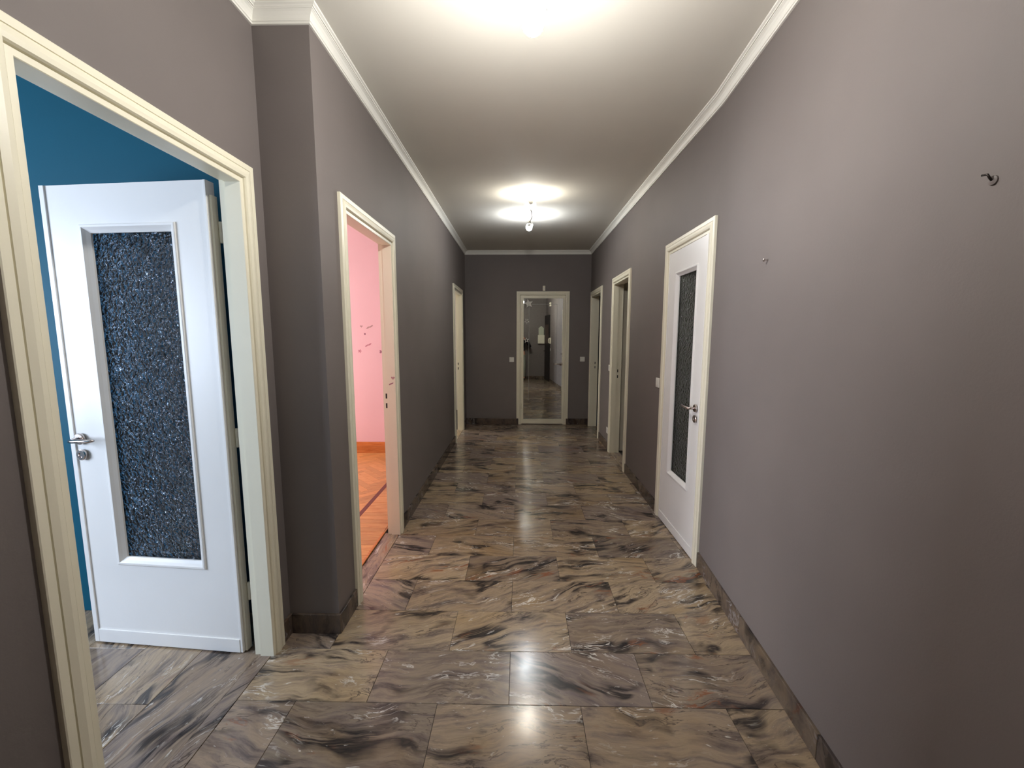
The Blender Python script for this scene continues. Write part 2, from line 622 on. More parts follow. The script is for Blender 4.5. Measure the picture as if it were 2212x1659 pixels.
TW, TD, TX0, TY0 = 0.5993, 0.291, -0.0412, 1.545
n = -8
while TY0 + n * TD < YF:
    ya, yb = max(TY0 + n * TD, YB), min(TY0 + (n + 1) * TD, YF)
    off = TX0 if n % 2 == 0 else TX0 + TW / 2
    if yb - ya > 0.02:
        segs = [(ya, yb)]
        if ya < YS < yb:
            tile(-1.192, XL, ya, YS, M_MARBLE)
        for a, b in segs:
            left = -1.192 if b < YS else XL
            right = XR if a > YK - 0.1 else xr(b) + 0.01
            k = math.floor((left - off) / TW)
            while off + k * TW < right:
                x0, x1 = max(off + k * TW, left), min(off + (k + 1) * TW, right)
                if x1 - x0 > 0.012:
                    tile(x0, x1, a, b, M_MARBLE)
                k += 1
    n += 1
# blue room: slabs laid lengthwise
y_off = 0.37
col_i = 0
x = -1.258
while x > -4.2:
    xa = max(x - 0.291, -4.2)
    y = -1.3 - (0.3 if col_i % 2 else 0.0) + 0.12
    while y < 2.092:
        a, b = max(y, -1.3), min(y + 0.5993, 2.092)
        if b - a > 0.02:
            tile(xa, x, a, b, M_MARBLE_Y)
        y += 0.5993
    x -= 0.291
    col_i += 1


def threshold(x0, x1, y0, y1, mat, label):
    o = put('floor_threshold', nb(x0 + GAP, x1 - GAP, y0, y1, -0.02, 0.0015), mat, floor, bevel=0.001)
    o.name = 'threshold'
    return o


threshold(-1.258, -1.192, D_L1[0] + 0.06, D_L1[1] - 0.06, M_MARBLE_Y, '')
threshold(-1.045, XL, D_L2[0] + 0.06, D_L2[1] - 0.06, M_THR, '')
threshold(-1.06, XL, D_L3[0] + 0.06, D_L3[1] - 0.06, M_THR, '')
threshold(XR, XR + 0.13, D_R2[0] + 0.06, D_R2[1] - 0.06, M_THR, '')
threshold(XR, XR + 0.13, D_R3[0] + 0.06, D_R3[1] - 0.06, M_MARBLE_Y, '')
threshold(XR, XR + 0.13, D_R1[0] + 0.06, D_R1[1] - 0.06, M_MARBLE_Y, '')

# parquet of the pink room
parq = put('floor_parquet', nb(-4.3, -1.05, 2.16, 5.229, -0.004, 0.004), M_PARQ)
tag(parq, 'orange oak parquet floor with a dark inlaid strip', 'floor', kind='structure')
pk = {}


def plank_poly(pts, z, mat, cx=None):
    cx = sum(p[0] for p in pts) / len(pts)
    cy = sum(p[1] for p in pts) / len(pts)
    bm = nb()
    prism(bm, [(p[0] - cx, p[1] - cy) for p in pts], -0.006, 0)
    return put('plank', bm, mat, parq, loc=(cx, cy, z))


y = 2.20
i = 0
while y < 5.2:
    o = tile(-1.352, -1.062, y, min(y + 0.07, 5.2), M_PARQ, parq, 'plank')
    o.location.z = 0.006 + random.uniform(0, 0.0004)
    y += 0.07
put('inlay_strip', nb(-1.390, -1.353, 2.17, 5.2, 0, 0.0066), M_INLAY, parq)
put('threshold_strip', nb(-1.066, -1.046, D_L2[0] + 0.06, D_L2[1] - 0.06, 0, 0.012), M_PARQ2, parq, bevel=0.004)
PW, PL = 0.07, 0.35
c45 = math.cos(math.pi / 4)
for a in range(-14, 16):
    for b in range(-3, 5):
        for kind in (0, 1):
            # herringbone cell in a 45 degree frame
            ux = a * PW + b * PL
            uy = a * PW - b * PL
            r = [(ux, uy), (ux + PL, uy), (ux + PL, uy + PW), (ux, uy + PW)] if kind == 0 else \
                [(ux, uy + PW), (ux + PW, uy + PW), (ux + PW, uy + PW + PL), (ux, uy + PW + PL)]
            pts = []
            for (px, py) in r:
                g = 0.0006
                pts.append((-2.0 + (px - py) * c45, 4.2 + (px + py) * c45))
            pts = clip_poly(pts, -2.75, -1.391, 3.1, 5.2)
            if len(pts) >= 3:
                area2 = abs(sum(pts[i][0] * pts[(i + 1) % len(pts)][1] - pts[(i + 1) % len(pts)][0] * pts[i][1] for i in range(len(pts))))
                if area2 > 0.0016:
                    ccx = sum(p[0] for p in pts) / len(pts)
                    ccy = sum(p[1] for p in pts) / len(pts)
                    pts = [(ccx + (p[0] - ccx) * 0.993, ccy + (p[1] - ccy) * 0.985) for p in pts]
                    o = plank_poly(pts, 0.006, M_PARQ)
bm = nb(-4.3, -1.06, 5.205, 5.229, 0, 0.15)
o = put('baseboard_pink_room', bm, M_PARQ2, bevel=0.004)
tag(o, 'tall orange oak skirting under the pink wall', 'baseboard', kind='structure')
put('moulding', nb(-4.3, -1.06, 5.196, 5.206, 0.0, 0.10), M_PARQ2, o, bevel=0.003)

# ------------------------------------------------------------------ cornice (mitred around the room)
LOOP = [(XN, YB), (XN, YS), (XL, YS), (XL, YF), (XR, YF), (XR, YK), (xr(YB), YB)]


def offset_loop(loop, d):
    out = []
    n = len(loop)
    for i in range(n):
        p0, p1, p2 = Vector(loop[i - 1]), Vector(loop[i]), Vector(loop[(i + 1) % n])
        e1, e2 = (p1 - p0).normalized(), (p2 - p1).normalized()
        n1, n2 = Vector((e1.y, -e1.x)), Vector((e2.y, -e2.x))
        m = (n1 + n2)
        out.append(p1 + m * (d / (1 + n1.dot(n2))))
    return out


CROWN = [(0.0, 2.885), (0.009, 2.885), (0.010, 2.893), (0.007, 2.8945), (0.012, 2.896), (0.0135, 2.903), (0.018, 2.913), (0.026, 2.923), (0.034, 2.9285),
         (0.036, 2.9285), (0.037, 2.934), (0.041, 2.9345), (0.0415, 2.932), (0.044, 2.936), (0.052, 2.9395), (0.054, ZC), (0.0, ZC)]
rings = [offset_loop(LOOP, d) for d, z in CROWN]
names = ['beside the blue room door', 'over the wall step', 'above the pink room doorway', 'across the end wall', 'above the three doors', 'over the bare wall with the hook', 'across the wall in the mirror']
for i in range(len(LOOP)):
    bm = nb()
    j = (i + 1) % len(LOOP)
    A = [bm.verts.new((rings[k][i].x, rings[k][i].y, CROWN[k][1])) for k in range(len(CROWN))]
    B = [bm.verts.new((rings[k][j].x, rings[k][j].y, CROWN[k][1])) for k in range(len(CROWN))]
    for k in range(len(CROWN) - 1):
        bm.faces.new([A[k], B[k], B[k + 1], A[k + 1]])
    bm.faces.new(A)
    bm.faces.new(B[::-1])
    o = put('trim_%d' % (i + 1), bm, M_CROWN)
    tag(o, 'white stepped plaster cornice ' + names[i], 'cornice', kind='structure')


# ------------------------------------------------------------------ marble skirting
def skirt(name, label, runs):
    e = empty(name, (0, 0, 0))
    tag(e, label, 'baseboard', kind='structure')
    for (xa, ya, xb, yb, t) in runs:
        L = math.hypot(xb - xa, yb - ya)
        npc = max(1, round(L / 0.62))
        dx, dy = (xb - xa) / L, (yb - ya) / L
        nx, ny = dy, -dx       # inward normal
        for k in range(npc):
            a, b = L * k / npc + 0.0008, L * (k + 1) / npc - 0.0008
            hl = (b - a) / 2
            bm = nb()
            box(bm, -hl, hl, -0.002, t, 0.0, 0.105)
            m = (a + b) / 2
            o = put('skirting_tile', bm, M_SKIRT, e, bevel=0.003)
            o.location = (xa + dx * m, ya + dy * m, 0)
            o.rotation_euler = (0, 0, math.atan2(-nx, ny) if False else math.atan2(ny, nx) - HALF)
    return e


T0 = 0.013
skirt('baseboard_left', 'dark marble skirting along the doorway wall of the hall', [
    (XN, YB, XN, D_L1[0], T0), (XN, D_L1[1], XN, YS, T0), (XN + T0, YS, XL + T0, YS, T0), (XL, YS, XL, D_L2[0], T0),
    (XL, D_L2[1], XL, D_L3[0], T0), (XL, D_L3[1], XL, YF, T0)])
skirt('baseboard_end', 'dark veined marble skirting on both sides of the mirrored door', [(XL, YF, D_F[0] + 0.034, YF, 0.024), (D_F[1] - 0.034, YF, XR, YF, 0.024)])
skirt('baseboard_right', 'grey mauve marble skirting along the wall with the hook', [
    (XR, D_R3[0], XR, D_R2[1], T0), (XR, D_R2[0], XR, D_R1[1], T0), (XR, YK, xr(YB), YB, T0)])
skirt('baseboard_back', 'dark marble skirting on the wall seen in the mirror', [(xr(YB), YB, XN, YB, T0)])

# ------------------------------------------------------------------ door frames
CASE = [(0.0, 0.0), (0.0, 0.015), (0.003, 0.017), (0.0235, 0.017), (0.0245, 0.0135), (0.0265, 0.0135), (0.0275, 0.018), (0.045, 0.0215), (0.058, 0.020),
        (0.062, 0.014), (0.064, 0.004), (0.064, -0.002), (0.0, -0.002)]
def liner(dep):
    return [(0.0655, -dep), (0.0655, 0.008), (0.067, 0.010), (0.083, 0.010), (0.085, 0.008), (0.085, -0.056), (0.074, -0.056), (0.074, -dep)]


def u_sweep(bm, prof, u0, u1, top, T, z0=0.0):
    rows = []
    for a, d in prof:
        rows.append([bm.verts.new(T(u0 + a, d, z0)), bm.verts.new(T(u0 + a, d, top - a)), bm.verts.new(T(u1 - a, d, top - a)), bm.verts.new(T(u1 - a, d, z0))])
    n = len(rows)
    for i in range(n):
        r, s = rows[i], rows[(i + 1) % n]
        for k in range(3):
            bm.faces.new([r[k], r[k + 1], s[k + 1], s[k]])
    bm.faces.new([r[0] for r in rows])
    bm.faces.new([r[3] for r in rows][::-1])


def frame_maps(side, plane):
    if side == 'L':
        return lambda u, d, z: (plane + d, u, z)
    if side == 'R':
        return lambda u, d, z: (plane - d, u, z)
    return lambda u, d, z: (u, plane - d, z)


def door_frame(name, label, side, plane, span, top=TOPC, holes=None, hole_d=-0.064):
    e = empty(name, frame_maps(side, plane)((span[0] + span[1]) / 2, 0, 0))
    tag(e, label, 'door', kind='structure')
    base = Vector(e.location)
    Tw = frame_maps(side, plane)
    T = lambda u, d, z: tuple(Vector(Tw(u, d, z)) - base)
    bm = nb()
    u_sweep(bm, CASE, span[0], span[1], top, T)
    put('casing', bm, M_CASE, e)
    bm = nb()
    u_sweep(bm, liner({'L': 0.088, 'R': 0.118, 'F': 0.09}[side]), span[0], span[1], top, T)
    put('jamb', bm, M_CASE, e)
    if holes is not None:
        for z in holes:
            u = span[1] - 0.074
            put('strike_hole', nb(u - 0.0012, u + 0.004, hole_d - 0.006, hole_d + 0.006, z - 0.019, z + 0.019, T=T), M_BLACK, e)
    return e, T, base


def handle(parent, T, u, z, dirn, d0):
    """lever on a round rose; dirn = +1/-1 along u"""
    def P(uu, dd, zz):
        return Vector(T(uu, dd, zz))
    bm = nb()
    ax = (P(0, 1, 0) - P(0, 0, 0))
    lathe(bm, [(0.0, 0.0), (0.027, 0.0), (0.027, 0.006), (0.024, 0.010), (0.012, 0.0105), (0.0, 0.0105)], P(u, d0, z), ax, 24)
    put('rose', bm, M_STEEL, parent, smooth=False)
    bm = nb()
    pts = [P(u, d0 + 0.008, z), P(u, d0 + 0.036, z), P(u + dirn * 0.006, d0 + 0.046, z), P(u + dirn * 0.022, d0 + 0.051, z),
           P(u + dirn * 0.07, d0 + 0.052, z + 0.002), P(u + dirn * 0.105, d0 + 0.050, z + 0.003), P(u + dirn * 0.122, d0 + 0.042, z + 0.004)]
    tube(bm, pts, [0.0095, 0.0095, 0.0095, 0.009, 0.0085, 0.008, 0.006], 12)
    put('lever', bm, M_STEEL, parent, smooth=True)


def keyhole(parent, T, u, z, d0):
    def P(uu, dd, zz):
        return Vector(T(uu, dd, zz))
    ax = (P(0, 1, 0) - P(0, 0, 0))
    bm = nb()
    lathe(bm, [(0.0, 0.0), (0.026, 0.0), (0.026, 0.007), (0.022, 0.0095), (0.012, 0.0095), (0.011, 0.006), (0.0, 0.006)], P(u, d0, z), ax, 24)
    o = put('keyhole_rose', bm, M_STEEL, parent)
    return o


def glazed_leaf(parent, T, w, h, glass_mat, hinge_u, dirn, thick=0.042, glass=(0.165, 0.610, 0.432, 2.010), front=0.0):
    """leaf in local coords: u measured from the hinge edge along dirn, d = out of the face, z up; face at d=front"""
    def TU(u, d, z):
        return T(hinge_u + dirn * u, d + front, z)
    g0, g1, gz0, gz1 = glass
    z0 = 0.006
    bm = nb()
    box(bm, 0, g0, -thick, 0, z0, h, T=TU)
    box(bm, g1, w, -thick, 0, z0, h, T=TU)
    box(bm, g0, g1, -thick, 0, z0, gz0, T=TU)
    box(bm, g0, g1, -thick, 0, gz1, h, T=TU)
    leaf = put('leaf', bm, M_LEAF, parent)
    # raised border of the leaf edge and kick rail
    bm = nb()
    box(bm, w - 0.024, w, 0, 0.006, z0, h, T=TU)
    box(bm, 0, 0.012, 0, 0.004, z0, h, T=TU)
    put('edge_strip', bm, M_LEAF, leaf, bevel=0.0015)
    put('kick_rail', nb(0.0125, w - 0.0245, 0, 0.006, z0, 0.074, T=TU), M_LEAF, leaf, bevel=0.0018)
    # glazing beads: mitred sloping frame round the glass
    bm = nb()
    prof = [(-0.008, 0.0), (-0.008, 0.006), (-0.004, 0.008), (0.004, 0.008), (0.014, -0.002), (0.026, -0.012), (0.026, -0.020), (-0.008, -0.020)]
    rows = []
    for a, d in prof:
        rows.append([bm.verts.new(TU(g0 + a, d, gz0 + a)), bm.verts.new(TU(g1 - a, d, gz0 + a)), bm.verts.new(TU(g1 - a, d, gz1 - a)), bm.verts.new(TU(g0 + a, d, gz1 - a))])
    for i in range(len(rows)):
        r, s = rows[i], rows[(i + 1) % len(rows)]
        for k in range(4):
            bm.faces.new([r[k], r[(k + 1) % 4], s[(k + 1) % 4], s[k]])
    put('glazing_bead', bm, M_LEAF, leaf)
    o = put('glass_pane', nb(g0, g1, -0.026, -0.021, gz0, gz1, T=TU), glass_mat, leaf)
    o['label'] = 'hammered textured glass'
    return leaf, TU


# --- door to the blue room, open
e, T, base = door_frame('door_1', 'open white door with hammered glass leading to the blue room', 'L', XN, D_L1)
hx, hy = -1.334, 1.799
ux, uy = (-2.126 - hx), (1.861 - hy)
LL = math.hypot(ux, uy)
ux, uy = ux / LL, uy / LL
nx_, ny_ = uy, -ux      # out of the face, toward the photographer
if ny_ > 0:
    nx_, ny_ = -nx_, -ny_


def TLEAF(u, d, z):
    return (hx + ux * u + nx_ * d - base.x, hy + uy * u + ny_ * d - base.y, z)


leaf, TU = glazed_leaf(e, TLEAF, LL, 2.188, M_GLASS_B, 0.0, 1)
handle(leaf, TU, LL - 0.056, 1.047, -1, 0.006)
keyhole(leaf, TU, LL - 0.058, 0.971, 0.006)
bm = nb()
box(bm, -0.012, 0.0, -0.042, -0.010, 0.006, 2.13, T=TU)
put('hinge_edge', bm, M_CASE, leaf, bevel=0.002)
for z in (1.98, 1.06, 0.30):
    bm = nb()
    c0 = Vector(TU(-0.020, -0.040, z - 0.045))
    lathe(bm, [(0.0, 0.0), (0.006, 0.0), (0.008, 0.004), (0.008, 0.043), (0.0072, 0.045), (0.008, 0.047), (0.008, 0.086), (0.006, 0.09), (0, 0.09)], c0, (0, 0, 1), 14)
    put('hinge', bm, M_CASE, leaf, smooth=True)

# --- doorway to the pink room
e2, T2, b2 = door_frame('door_2', 'ivory door frame opening onto the pink room', 'L', XL, D_L2, holes=(1.085, 1.012))
# --- doorway beside the end wall
e3, T3, b3 = door_frame('door_3', 'ivory door frame at the far end of the pink doorway wall', 'L', XL, D_L3, holes=(1.085, 1.012))

# --- closed glazed door
e4, T4, b4 = door_frame('door_4', 'closed white door with dark hammered glass and a lever handle', 'R', XR, D_R1)
w4 = (D_R1[1] - 0.094) - (D_R1[0] + 0.094) + 0.02
leaf4, TU4 = glazed_leaf(e4, T4, w4, TOPC - 0.084, M_GLASS_G, D_R1[1] - 0.084, -1, 0.042, (0.155, 0.535, 0.445, 2.005), front=0.006)
handle(leaf4, TU4, w4 - 0.055, 1.050, -1, 0.006)
keyhole(leaf4, TU4, w4 - 0.055, 0.977, 0.006)

# --- middle doorway and the one by the end wall
e5, T5, b5 = door_frame('door_5', 'ivory door frame around the dim middle doorway', 'R', XR, D_R2, holes=(1.085, 1.012), hole_d=-0.072)
e6, T6, b6 = door_frame('door_6', 'ivory door frame around the black doorway touching the end wall', 'R', XR, D_R3, holes=(1.085, 1.012), hole_d=-0.072)

# --- mirrored door of the end wall
T7TOP = 2.279
e7, T7, b7 = door_frame('door_7', 'white door faced with a mirror in the end wall', 'F', YF, D_F, top=T7TOP)
lu0, lu1 = D_F[0] + 0.084, D_F[1] - 0.084
mu0, mu1, mz0, mz1 = 0.064, 0.728, 0.098, 2.165
bm = nb()
box(bm, lu0, mu0, -0.036, 0.012, 0.012, T7TOP - 0.084, T=T7)
box(bm, mu1, lu1, -0.036, 0.012, 0.012, T7TOP - 0.084, T=T7)
box(bm, mu0, mu1, -0.036, 0.012, 0.012, mz0, T=T7)
box(bm, mu0, mu1, -0.036, 0.012, mz1, T7TOP - 0.084, T=T7)
leaf7 = put('leaf', bm, M_CASE, e7)
put('mirror', nb(mu0 - 0.004, mu1 + 0.004, -0.02, 0.004, mz0 - 0.004, mz1 + 0.004, T=T7), M_MIRROR, leaf7)['label'] = 'tall mirror panel'
for (a, b, za, zb) in ((0.152, 0.158, 0.42, 2.064), (0.628, 0.632, 0.42, 2.064), (0.152, 0.632, 2.064, 2.070)):
    put('engraved_line', nb(a, b, 0.0041, 0.0046, za, zb, T=T7), M_ETCH, leaf7)
handle(leaf7, T7, 0.705, 1.054, -1, 0.006)
for z in (1.95, 1.12, 0.32):
    bm = nb()
    lathe(bm, [(0, 0), (0.007, 0.0), (0.007, 0.09), (0, 0.09)], Vector(T7(lu0 - 0.002, 0.016, z - 0.045)), (0, 0, 1), 10)
    put('hinge', bm, M_CASE, leaf7, smooth=True)
bm = nb()
box(bm, D_F[0] + 0.086, D_F[1] - 0.086, -0.12, -0.10, 0, T7TOP - 0.085, T=T7)
put('backing_board', bm, M_BLACK, e7)

# ------------------------------------------------------------------ ceiling lamps


def ceiling_lamp(loc, rz, label, warm, cool, cup):
    e = empty('ceiling_lamp', loc, rz)
    tag(e, label, 'lamp')
    bm = nb()
    box(bm, -0.03, 0.03, -0.16, 0.16, -0.022, 0.0)
    put('ceiling_plate', bm, M_LAMPW, e, bevel=0.006)
    R = 0.036
    if cup:
        heads = ((1, cool, -0.35, -0.145), (-1, warm, 0.10, -0.09))
    else:
        heads = ((1, cool, -1.38, -0.36), (-1, warm, -0.10, -0.34))
    for s, mat, tilt, zc in heads:
        d = Vector((0, s * math.cos(tilt), math.sin(tilt)))
        c = Vector((0, s * (0.345 if cup else 0.32), zc))
        bm = nb()
        p0 = Vector((0.012 * s, s * 0.10, -0.02))
        sock = c - d * 0.105
        tube(bm, [p0, p0 + Vector((0.012, s * 0.03, -0.03)), (p0 + sock) / 2 + Vector((0.022, 0, -0.018)), sock + Vector((0.012, -s * 0.01, 0.004)), sock], 0.006, 10)
        put('arm', bm, M_LAMPW if not cup else M_GREYM, e, smooth=True)
        bm = nb()
        lathe(bm, [(0, -0.045), (0.016, -0.045), (0.018, -0.04), (0.018, -0.005), (0.021, 0.0), (0.0, 0.0)], c - d * 0.06, d, 18)
        put('socket', bm, M_GREYM if cup else M_LAMPW, e, smooth=False)
        bm = nb()
        lathe(bm, [(0.0, -0.066), (0.014, -0.066), (0.017, -0.058), (R * 0.62, -0.036), (R * 0.66, -0.033), (0.0, -0.033)], c, d, 20)
        put('bulb_base', bm, M_LAMPW, e, smooth=False)
        if not cup and s > 0:  # added disc above the bulb, blocks its steep upward light from the ceiling
            bm = nb()
            lathe(bm, [(0.020, -0.062), (0.062, -0.050), (0.064, -0.046), (0.022, -0.054)], c, d, 28)
            caps = [f for f in bm.faces if len(f.verts) > 4]
            bmesh.ops.delete(bm, geom=caps, context='FACES_ONLY')
            put('added_light_baffle', bm, M_LAMPW, e, smooth=True)
        bm = nb()
        lathe(bm, [(R * 0.66, -0.033), (R * 0.90, -0.022), (R, -0.006), (R, 0.014), (R * 0.92, 0.026), (R * 0.8, 0.032)], c, d, 24)
        bm.faces.ensure_lookup_table()
        caps = [f for f in bm.faces if len(f.verts) > 4]
        bmesh.ops.delete(bm, geom=caps, context='FACES_ONLY')
        o = put('bulb', bm, mat, e, smooth=True)
        o['label'] = 'glowing white globe bulb'
        bm = nb()
        lathe(bm, [(R * 0.8, 0.032), (R * 0.55, 0.040), (R * 0.25, 0.044), (0.0, 0.045)], c, d, 24)
        caps = [f for f in bm.faces if len(f.verts) > 4]
        bmesh.ops.delete(bm, geom=caps, context='FACES_ONLY')
        put('bulb_tip', bm, M_PLAST if cup else mat, e, smooth=True)
        # spring hook of the socket
        bm = nb()
        tube(bm, [c - d * 0.075 + Vector((0.018, 0, 0)), c - d * 0.06 + Vector((0.040, 0, 0.004)), c - d * 0.035 + Vector((0.043, 0, -0.004)), c - d * 0.02 + Vector((0.036, 0, -0.012))], 0.004, 8)
        put('clip', bm, M_GREYM, e, smooth=True)
        if cup and s < 0:
            bm = nb()
            N, Mm = 10, 12
            grid = []
            for i in range(N + 1):
                ph = math.radians(-95 + 115 * i / N)
                row = []
                for j in range(Mm + 1):
                    th = math.radians(-62 + 124 * j / Mm)
                    rr = 0.060
                    row.append(bm.verts.new(c + Vector((rr * math.sin(th), rr * math.cos(th) * math.cos(ph), rr * math.cos(th) * math.sin(ph)))))
                grid.append(row)
            for i in range(N):
                for j in range(Mm):
                    bm.faces.new([grid[i][j], grid[i + 1][j], grid[i + 1][j + 1], grid[i][j + 1]])
            o = put('shade', bm, M_GREYM, e, smooth=True)
            md = o.modifiers.new('thick', 'SOLIDIFY')
            md.thickness = 0.002
    return e


ceiling_lamp((0.105, 4.64, ZC), 0.0, 'ceiling lamp with a curved metal shade near the mirrored door', M_BULB_W, M_BULB_C, True)
ceiling_lamp((0.070, 1.19, ZC), 0.09, 'ceiling lamp with bare globe bulbs over the blue room doorway', M_BULB_N2, M_BULB_N, False)


# ------------------------------------------------------------------ switches and small wall things
def rocker(name, T, u, z, label, cat='switch', w=0.080, h=0.080, group=None, socket=False):
    base = Vector(T(u, 0, z))
    e = empty(name, base)
    tag(e, label, cat, group)
    TT = lambda a, d, c: tuple(Vector(T(u + a, d, z + c)) - base)
    put('cover_plate', nb(-w / 2, w / 2, 0, 0.009, -h / 2, h / 2, T=TT), M_PLAST, e, bevel=0.003)
    if socket:
        put('socket_face', nb(-w * 0.3, w * 0.3, 0.009, 0.0105, -h * 0.3, h * 0.3, T=TT), M_PLAST, e, bevel=0.001)
        for k in (-1, 0, 1):
            put('socket_hole', nb(-0.003, 0.003, 0.0104, 0.0108, k * 0.014 - 0.003, k * 0.014 + 0.003, T=TT), M_BLACK, e)
    else:
        put('rocker_key', nb(-w * 0.3, w * 0.3, 0.009, 0.0125, -h * 0.32, h * 0.32, T=TT), M_PLAST, e, bevel=0.002)


TFw, TRw = frame_maps('F', YF), frame_maps('R', XR)
rocker('light_switch', TFw, -0.138, 1.130, 'square white light switch on the end wall, on the hinge side of the mirrored door')
rocker('light_switch', TFw, 1.073, 1.140, 'square white light switch on the end wall, on the handle side of the mirrored door')
rocker('light_switch', TRw, 3.535, 1.133, 'white light switch beside the closed glazed door', w=0.078, h=0.082)
rocker('light_switch', TRw, 5.452, 1.112, 'white light switch beside the dim middle doorway')
rocker('wall_socket', TRw, 5.480, 0.262, 'white power socket low on the wall beside the middle doorway', 'socket', socket=True)
e = empty('door_sensor', (0.405, YF, 2.330))
tag(e, 'small cream sensor box above the mirrored door', 'sensor')
put('body', nb(-0.022, 0.022, -0.022, 0, -0.042, 0.042), M_CASE, e, bevel=0.004)
put('lens', nb(-0.010, 0.010, -0.025, -0.022, -0.020, 0.004), M_PLAST, e, bevel=0.001)


def tilt_right(y):
    return xr(y)


# nail and screw hook in the bare wall
yN = 1.965
bm = nb()
lathe(bm, [(0, 0), (0.002, 0), (0.002, 0.018), (0.0075, 0.018), (0.0075, 0.0205), (0.0, 0.0215)], (xr(yN) + 0.002, yN, 1.880), (-1, 0, 0), 12)
tag(put('nail', bm, M_STEEL), 'shiny nail sticking out of the bare taupe wall', 'nail')
yH = 0.985
bm = nb()
xh = xr(yH)
tube(bm, [(xh + 0.01, yH, 1.878), (xh - 0.006, yH, 1.879), (xh - 0.010, yH, 1.883), (xh - 0.011, yH + 0.004, 1.892), (xh - 0.011, yH + 0.016, 1.894)], 0.0024, 8)
hk = put('wall_hook', bm, M_DARKM, smooth=True)
tag(hk, 'dark bent screw hook in the bare taupe wall', 'hook')
bm = nb()
lathe(bm, [(0, 0), (0.011, 0), (0.010, 0.004), (0.004, 0.006), (0, 0.006)], (xh + 0.0005, yH, 1.878), (-1, 0, 0), 14)
put('wall_plug', bm, M_WALL, hk)

# stars on the mirror


def star(cx, cz, R, rin, rot, label, hollow=0.52, solid=False):
    yb = YF - 0.0045
    def ring(s):
        out = []
        for k in range(10):
            a = rot + math.pi / 2 + k * math.pi / 5
            r = (R if k % 2 == 0 else rin) * s
            out.append((r * math.cos(a), r * math.sin(a)))
        return out
    bm = nb()
    o_, i_ = ring(1.0), ring(hollow)
    fo = [bm.verts.new((x, -0.004, z)) for x, z in o_]
    fi = [bm.verts.new((x, -0.006, z)) for x, z in i_]
    bo = [bm.verts.new((x, 0, z)) for x, z in o_]
    bi = [bm.verts.new((x, 0, z)) for x, z in i_]
    for k in range(10):
        j = (k + 1) % 10
        bm.faces.new([fo[k], fo[j], fi[j], fi[k]])
        bm.faces.new([bo[k], bi[k], bi[j], bo[j]])
        bm.faces.new([fo[k], bo[k], bo[j], fo[j]])
        bm.faces.new([fi[k], fi[j], bi[j], bi[k]])
    s = put('star_decal', bm, M_PLAST, loc=(cx, yb, cz))
    tag(s, label, 'star')
    if solid:
        bm = nb()
        c = bm.verts.new((0, -0.012, 0))
        vs = [bm.verts.new((x * 0.62, -0.004, z * 0.62)) for x, z in o_]
        for k in range(10):
            bm.faces.new([c, vs[k], vs[(k + 1) % 10]])
        bm.faces.new(vs[::-1])
        put('raised_centre', bm, M_PLAST, s)
    return s


star(0.146, 2.078, 0.078, 0.036, 0.20, 'large raised white star at the top corner of the mirror', 0.6, True)
star(0.120, 1.784, 0.050, 0.021, 0.62, 'small hollow white star midway between two others on the mirror')
star(0.113, 1.463, 0.052, 0.022, 0.12, 'small hollow white star lowest on the mirror')


# stickers in and by the pink room
M_STK = [plain('sticker_mauve', srgb(196, 128, 142), 0.5), plain('sticker_grey_rose', srgb(188, 146, 146), 0.5), plain('sticker_plum', srgb(150, 92, 112), 0.5)]


def flat_shape(name, pts, mat, T, label, cat, group=None):
    c = Vector(T(0, 0, 0))
    bm = nb()
    prism(bm, pts, 0.0, 0.0008, T=lambda a, b, d: tuple(Vector(T(a, d, b)) - c))
    o = put(name, bm, mat, loc=c)
    tag(o, label, cat, group)
    return o


def blob(kind, r):
    out = []
    for k in range(28):
        a = 2 * math.pi * k / 28
        if kind == 'butterfly':
            q = r * (0.35 + 0.65 * abs(math.sin(2 * a)) ** 0.7)
            out.append((q * math.cos(a), q * math.sin(a) * 0.8))
        elif kind == 'heart':
            x = 16 * math.sin(a) ** 3
            z = 13 * math.cos(a) - 5 * math.cos(2 * a) - 2 * math.cos(3 * a) - math.cos(4 * a)
            out.append((-x * r / 17, z * r / 17))
        elif kind == 'bow':
            q = r * (0.22 + 0.78 * abs(math.cos(a)) ** 2)
            out.append((q * math.cos(a) + 0.3 * q * math.sin(a), q * math.sin(a) * 0.75 + 0.4 * q * math.cos(a)))
        elif kind == 'flower':
            q = r * (0.7 + 0.3 * math.cos(5 * a))
            out.append((q * math.cos(a), q * math.sin(a)))
        else:
            out.append((r * math.cos(a), r * math.sin(a)))
    return out


